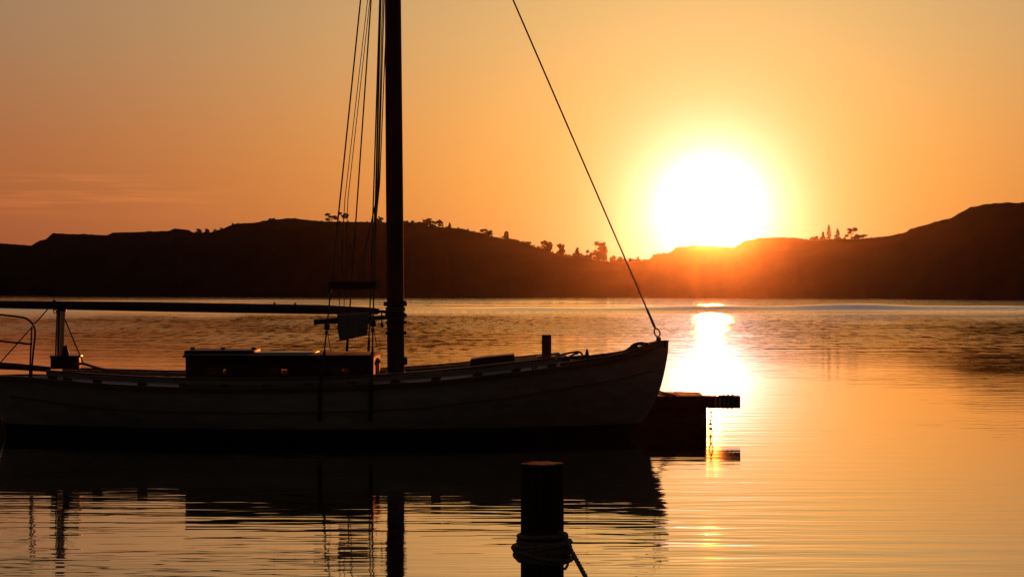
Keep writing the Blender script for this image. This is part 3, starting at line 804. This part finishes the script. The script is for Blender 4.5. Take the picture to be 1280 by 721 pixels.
m_ = MB(); rope_mesh(m_, smooth_path([P(92, 455, YC - .35), P(104, 454.5, YC - .35), P(116, 458, YC - .4), P(130, 461.5, YC - .5), P(160, 466, YC - .6), P(195, 470, YC - .7)], 5), .018); m_.build('tiller_rope', MT['rope'], boat)

# cloth over the lower spar
cm = MB(); rws = []
prof = [(0, 0)]
def cloth_pt(u, v):     # u along, v -1 (near hem) .. 1 (far hem)
    px = 421.5 + (461.5 - 421.5) * u
    top = P(px, 401.5 - u * 2.5, YC - .24)
    r = .042
    if abs(v) < .2:
        a = v / .2 * math.pi / 2; p = top + Vector((0, r * math.sin(a), r * math.cos(a)))
        p.z += .052
    else:
        drop = (abs(v) - .2) / .8; hem = (.285 - .05 * u) if v < 0 else .16
        p = top + Vector((0, math.copysign(r + .012 * math.sin(u * 17 + v * 2) * drop, v), -hem * drop + .03))
        p.x += .045 * drop * (.5 - u) * 2 * .6 + .006 * math.sin(drop * 9)
    return p
cm.grid([[cloth_pt(i / 24, -1 + 2 * j / 30) for i in range(25)] for j in range(31)])
o = cm.build('cloth', MT['canvas']); sm = o.modifiers.new('thick', 'SOLIDIFY'); sm.thickness = .006
tag(o, 'pale grey canvas cloth draped over the short spar beside the mast', 'cloth')

# anchor with its stock lying on the foredeck
ay = YC - .12
an = empty('anchor', P(712, 452, ay)); tag(an, 'dark iron anchor lying on the foredeck in front of the samson post', 'anchor')
m_ = MB(); m_.tube(smooth_path([P(690, 447, ay), P(705, 442.5, ay), (P(718, 440, ay)), P(724, 440, ay), P(727.5, 442.5, ay), P(728.5, 448, ay), P(729, 454, ay)], 5), .014, 8); m_.build('stock', MT['black'], an)
m_ = MB(); m_.tube([P(700, 450, ay), P(716, 446.5, ay), P(733, 444.5, ay)], .017, 8)
m_.tube([P(706, 453, ay), P(720, 449.5, ay), P(733, 448, ay)], .012, 8); m_.build('shank', MT['black'], an)
m_ = MB(); m_.box(P(697, 461, ay) - Vector((0, .1, 0)), P(712, 450.5, ay) + Vector((0, .1, 0)), .03); m_.build('fluke', MT['black'], an)
m_ = MB(); m_.lathe(P(733.8, 452, ay), [(.016, 0), (.022, .05), (.026, .10), (.018, .13), (.010, .165)], 12)
m_.build('crown_pin', MT['black'], an)
m_ = MB(); m_.tube(smooth_path([P(735, 452, ay), P(740, 446.5, ay), P(748, 445.5, ay), P(753, 448, ay), P(757, 453, ay)], 5), .016, 8)
m_.lathe(P(760, 452, ay), [(.03, 0), (.03, .05), (.015, .075)], 10)
m_.build('shackle', MT['black'], an)

# ------------------------------------------------------------------ pier behind the boat
PY = 27.25
pier = empty('pier', (P(500, 0, PY).x, PY + .6, 0)); tag(pier, 'low dark timber pier behind the boat with a beam jutting past its end', 'pier')
xe = P(883.5, 0, PY).x; xb = P(924.7, 0, PY).x; xl = -14.0
zt = P(0, 494.5, PY + .15).z
m_ = MB(); x = xl; rnd = random.Random(5)
while x < xe - .02:
    m_.box((x, PY + .14, zt - .045), (min(x + .135, xe + .02), PY + 1.35 + rnd.uniform(-.02, .02), zt - .005 + rnd.uniform(-.004, .003)), .004); x += .147
m_.build('deck', MT['plank'], pier, smooth=False)
m_ = MB(); rings = []
n = 70
for i in range(n + 1):
    x = xl + (xb - xl) * i / n; k = noise.noise(Vector((x * 3.1, 0, 2))) * .007
    rings.append([m_.b.verts.new((x, PY + a, zt + b)) for a, b in ((-.07, -.155 + k), (-.08, -.01), (-.065, .008 + k), (.12, .01 + k), (.135, -.01), (.13, -.155))])
for A, B in zip(rings, rings[1:]):
    for k in range(6): m_.b.faces.new((A[k], A[(k + 1) % 6], B[(k + 1) % 6], B[k]))
m_.b.faces.new(rings[0][::-1]); m_.b.faces.new(rings[-1]); m_.build('beam', MT['pier'], pier, smooth=False)
m_ = MB(); x = xl
while x < xe - .1:
    w_ = rnd.uniform(.17, .22); m_.box((x, PY + .0 + rnd.uniform(-.01, .01), -1.2), (min(x + w_, xe), PY + .07, zt - .16), .008); x += w_ - .004
m_.build('timber_wall', MT['pier'], pier, smooth=False)
for x in [xl + .5 + 2.1 * i for i in range(8)] + [xe - .14]:
    m_ = MB(); m_.tube([(x, PY + .25, -1.3), (x, PY + .25, zt - .05)], .11, 14); m_.build('pile', MT['pile'], pier)
    m_ = MB(); m_.tube([(x, PY + 1.2, -1.3), (x, PY + 1.2, zt - .05)], .11, 14); m_.build('pile', MT['pile'], pier)
m_ = MB(); m_.box((xe - .10, PY + .075, -1.0), (xe - .01, PY + 1.33, zt - .05), .01); m_.build('end_wall', MT['pier'], pier, smooth=False)
m_ = MB()
for k in range(5):
    x = P(893 + 5.5 * k, 0, PY).x
    for q in range(2):
        rope_mesh(m_, [Vector((x + .012 * q + .006 * math.sin(a), PY + .03 + (.122) * math.cos(a), zt - .072 + (.0905 + .002 * (k % 2)) * math.sin(a))) for a in [j * 2 * math.pi / 20 for j in range(21)]], .008)
tag(m_.build('rope_lashing', MT['rope']), 'rope turns lashed round the jutting end of the pier beam', 'rope')
# chain
m_ = MB(); cx = P(887.5, 0, PY).x + .01
z = zt - .13; k = 0
while z > -.15:
    c = Vector((cx + .006 * math.sin(k * .9) + .004 * k * .3, PY + .03, z)); ax = Vector((1, 0, 0)) if k % 2 else Vector((0, 1, 0))
    m_.tube([c + ax * (.026 * math.sin(a)) + Vector((0, 0, .038 * math.cos(a))) for a in [j * 2 * math.pi / 14 for j in range(15)]], .010, 6)
    z -= .056; k += 1
tag(m_.build('chain', MT['black']), 'rusty chain hanging from the pier beam into the water', 'chain')
# mooring lines from bow to pier
m_ = MB(); rope_mesh(m_, smooth_path([P(806, 478, YC + .18), P(821, 487.5, YC + .45), P(832, 491.5, PY - .1), P(845, 494, PY + .05)], 5), .014)
tag(m_.build('mooring_rope', MT['rope']), 'upper mooring rope running from the bow down to the pier beam', 'rope', 'mooring ropes at the bow')
m_ = MB(); rope_mesh(m_, smooth_path([P(806, 483, YC + .15), P(819, 490.3, YC + .4), P(828, 493, PY - .15), P(838, 494.8, PY + .05)], 5), .011)
tag(m_.build('mooring_rope', MT['rope']), 'lower thinner mooring rope from the bow to the pier beam', 'rope', 'mooring ropes at the bow')

# ------------------------------------------------------------------ foreground mooring pile and rope
PYY = 9.5
pc = P(678, 0, PYY); ztop = P(0, 578.6, PYY).z
m_ = MB(); rings = []; seg = 40
hts = [-1.4, -.5, 0, .2, .4, .55, .7, .85, ztop - .03, ztop - .004, ztop]
for i, z in enumerate(hts):
    g = []
    for k in range(seg):
        a = k * 2 * math.pi / seg
        r = .1025 - .004 * max(0, noise.noise(Vector((math.cos(a) * 9, math.sin(a) * 9, z * .3 + 5))) - .15) * 3 + .004 * noise.noise(Vector((math.cos(a) * 3, math.sin(a) * 3, z * .8))) + .0016 * noise.noise(Vector((math.cos(a) * 14, math.sin(a) * 14, z * .5)))
        if i == len(hts) - 1: r -= .003
        g.append(m_.b.verts.new((pc.x + r * math.cos(a), PYY + r * math.sin(a), z + (.005 * noise.noise(Vector((math.cos(a) * 2.5, math.sin(a) * 2.5, 3))) if i > 7 else 0))))
    rings.append(g)
for A, B in zip(rings, rings[1:]):
    for k in range(seg): m_.b.faces.new((A[k], A[(k + 1) % seg], B[(k + 1) % seg], B[k]))
m_.b.faces.new(rings[0][::-1])
inner = [m_.b.verts.new((pc.x + .05 * math.cos(k * 2 * math.pi / seg), PYY + .05 * math.sin(k * 2 * math.pi / seg), ztop + .0005)) for k in range(seg)]
for k in range(seg): m_.b.faces.new((rings[-1][k], rings[-1][(k + 1) % seg], inner[(k + 1) % seg], inner[k]))
m_.b.faces.new(inner)
tag(m_.build('mooring_pile', MT['pile']), 'thick round wooden mooring pile standing in the foreground water', 'mooring pile')
m_ = MB(); turns = []
zr0 = P(0, 668.5, PYY).z
def turn(z, rad, tilt, ph, a0=0, a1=360, n=40):
    return [Vector((pc.x + rad * math.cos(R(a)), PYY + rad * math.sin(R(a)), z + tilt * math.cos(R(a + ph)))) for a in [a0 + (a1 - a0) * i / n for i in range(n + 1)]]
rnd = random.Random(3)
pts = []
zz = [zr0, zr0 - .030, zr0 - .052, zr0 - .074, zr0 - .096, zr0 - .118]
for i, z in enumerate(zz):
    pts += turn(z, .113 + .002 * (i % 2), .004 * (-1) ** i, rnd.uniform(0, 90), 0, 350, 30)
rope_mesh(m_, smooth_path(pts[::2], 3), .0115)
pts = []
for i, z in enumerate((zr0 - .040, zr0 - .062, zr0 - .085, zr0 - .105)):
    pts += turn(z, .131, .013 * (-1) ** i, rnd.uniform(0, 180), 20, 370, 30)
rope_mesh(m_, smooth_path(pts[::2], 3), .0115)
pts = turn(zr0 - .085, .140, .028, 200, 150, 400, 24); rope_mesh(m_, pts, .011)
pts = turn(zr0 - .060, .136, .030, 20, -170, 20, 24); rope_mesh(m_, pts, .010)
# hanging loop and the running end
rope_mesh(m_, smooth_path([P(700, 686, PYY - .09), P(708, 690, PYY - .08), P(710.5, 700, PYY - .07), P(707, 710, PYY - .08), P(701, 708, PYY - .09), P(702, 697, PYY - .1)], 5), .0075)
rope_mesh(m_, smooth_path([P(699, 664, PYY - .09), P(705, 671, PYY - .06), P(716, 691, PYY - .12), P(733, 722, PYY - .3), P(760, 772, PYY - .5), P(840, 900, PYY - .9), P(960, 1080, PYY - 1.3)], 6), .0115)
tag(m_.build('mooring_rope', MT['rope']), 'thick rope wound several times round the foreground pile, one end trailing down', 'rope')

# ------------------------------------------------------------------ haze
hz = MB(); hz.box((-1560, -210, -2.6), (1560, 1560, 36))
hm_ = bpy.data.materials.new('haze'); hm_.use_nodes = True; t = hm_.node_tree; t.nodes.clear()
pv = t.nodes.new('ShaderNodeVolumePrincipled'); pv.inputs['Color'].default_value = (1, .82, .64, 1)
pv.inputs['Density'].default_value = 2.2e-5; pv.inputs['Anisotropy'].default_value = .98
mo = t.nodes.new('ShaderNodeOutputMaterial'); t.links.new(pv.outputs[0], mo.inputs['Volume'])
o = hz.build('haze', hm_, smooth=False); tag(o, 'thin warm sunset haze over the bay', 'haze', kind='stuff')
o.display_type = 'WIRE'
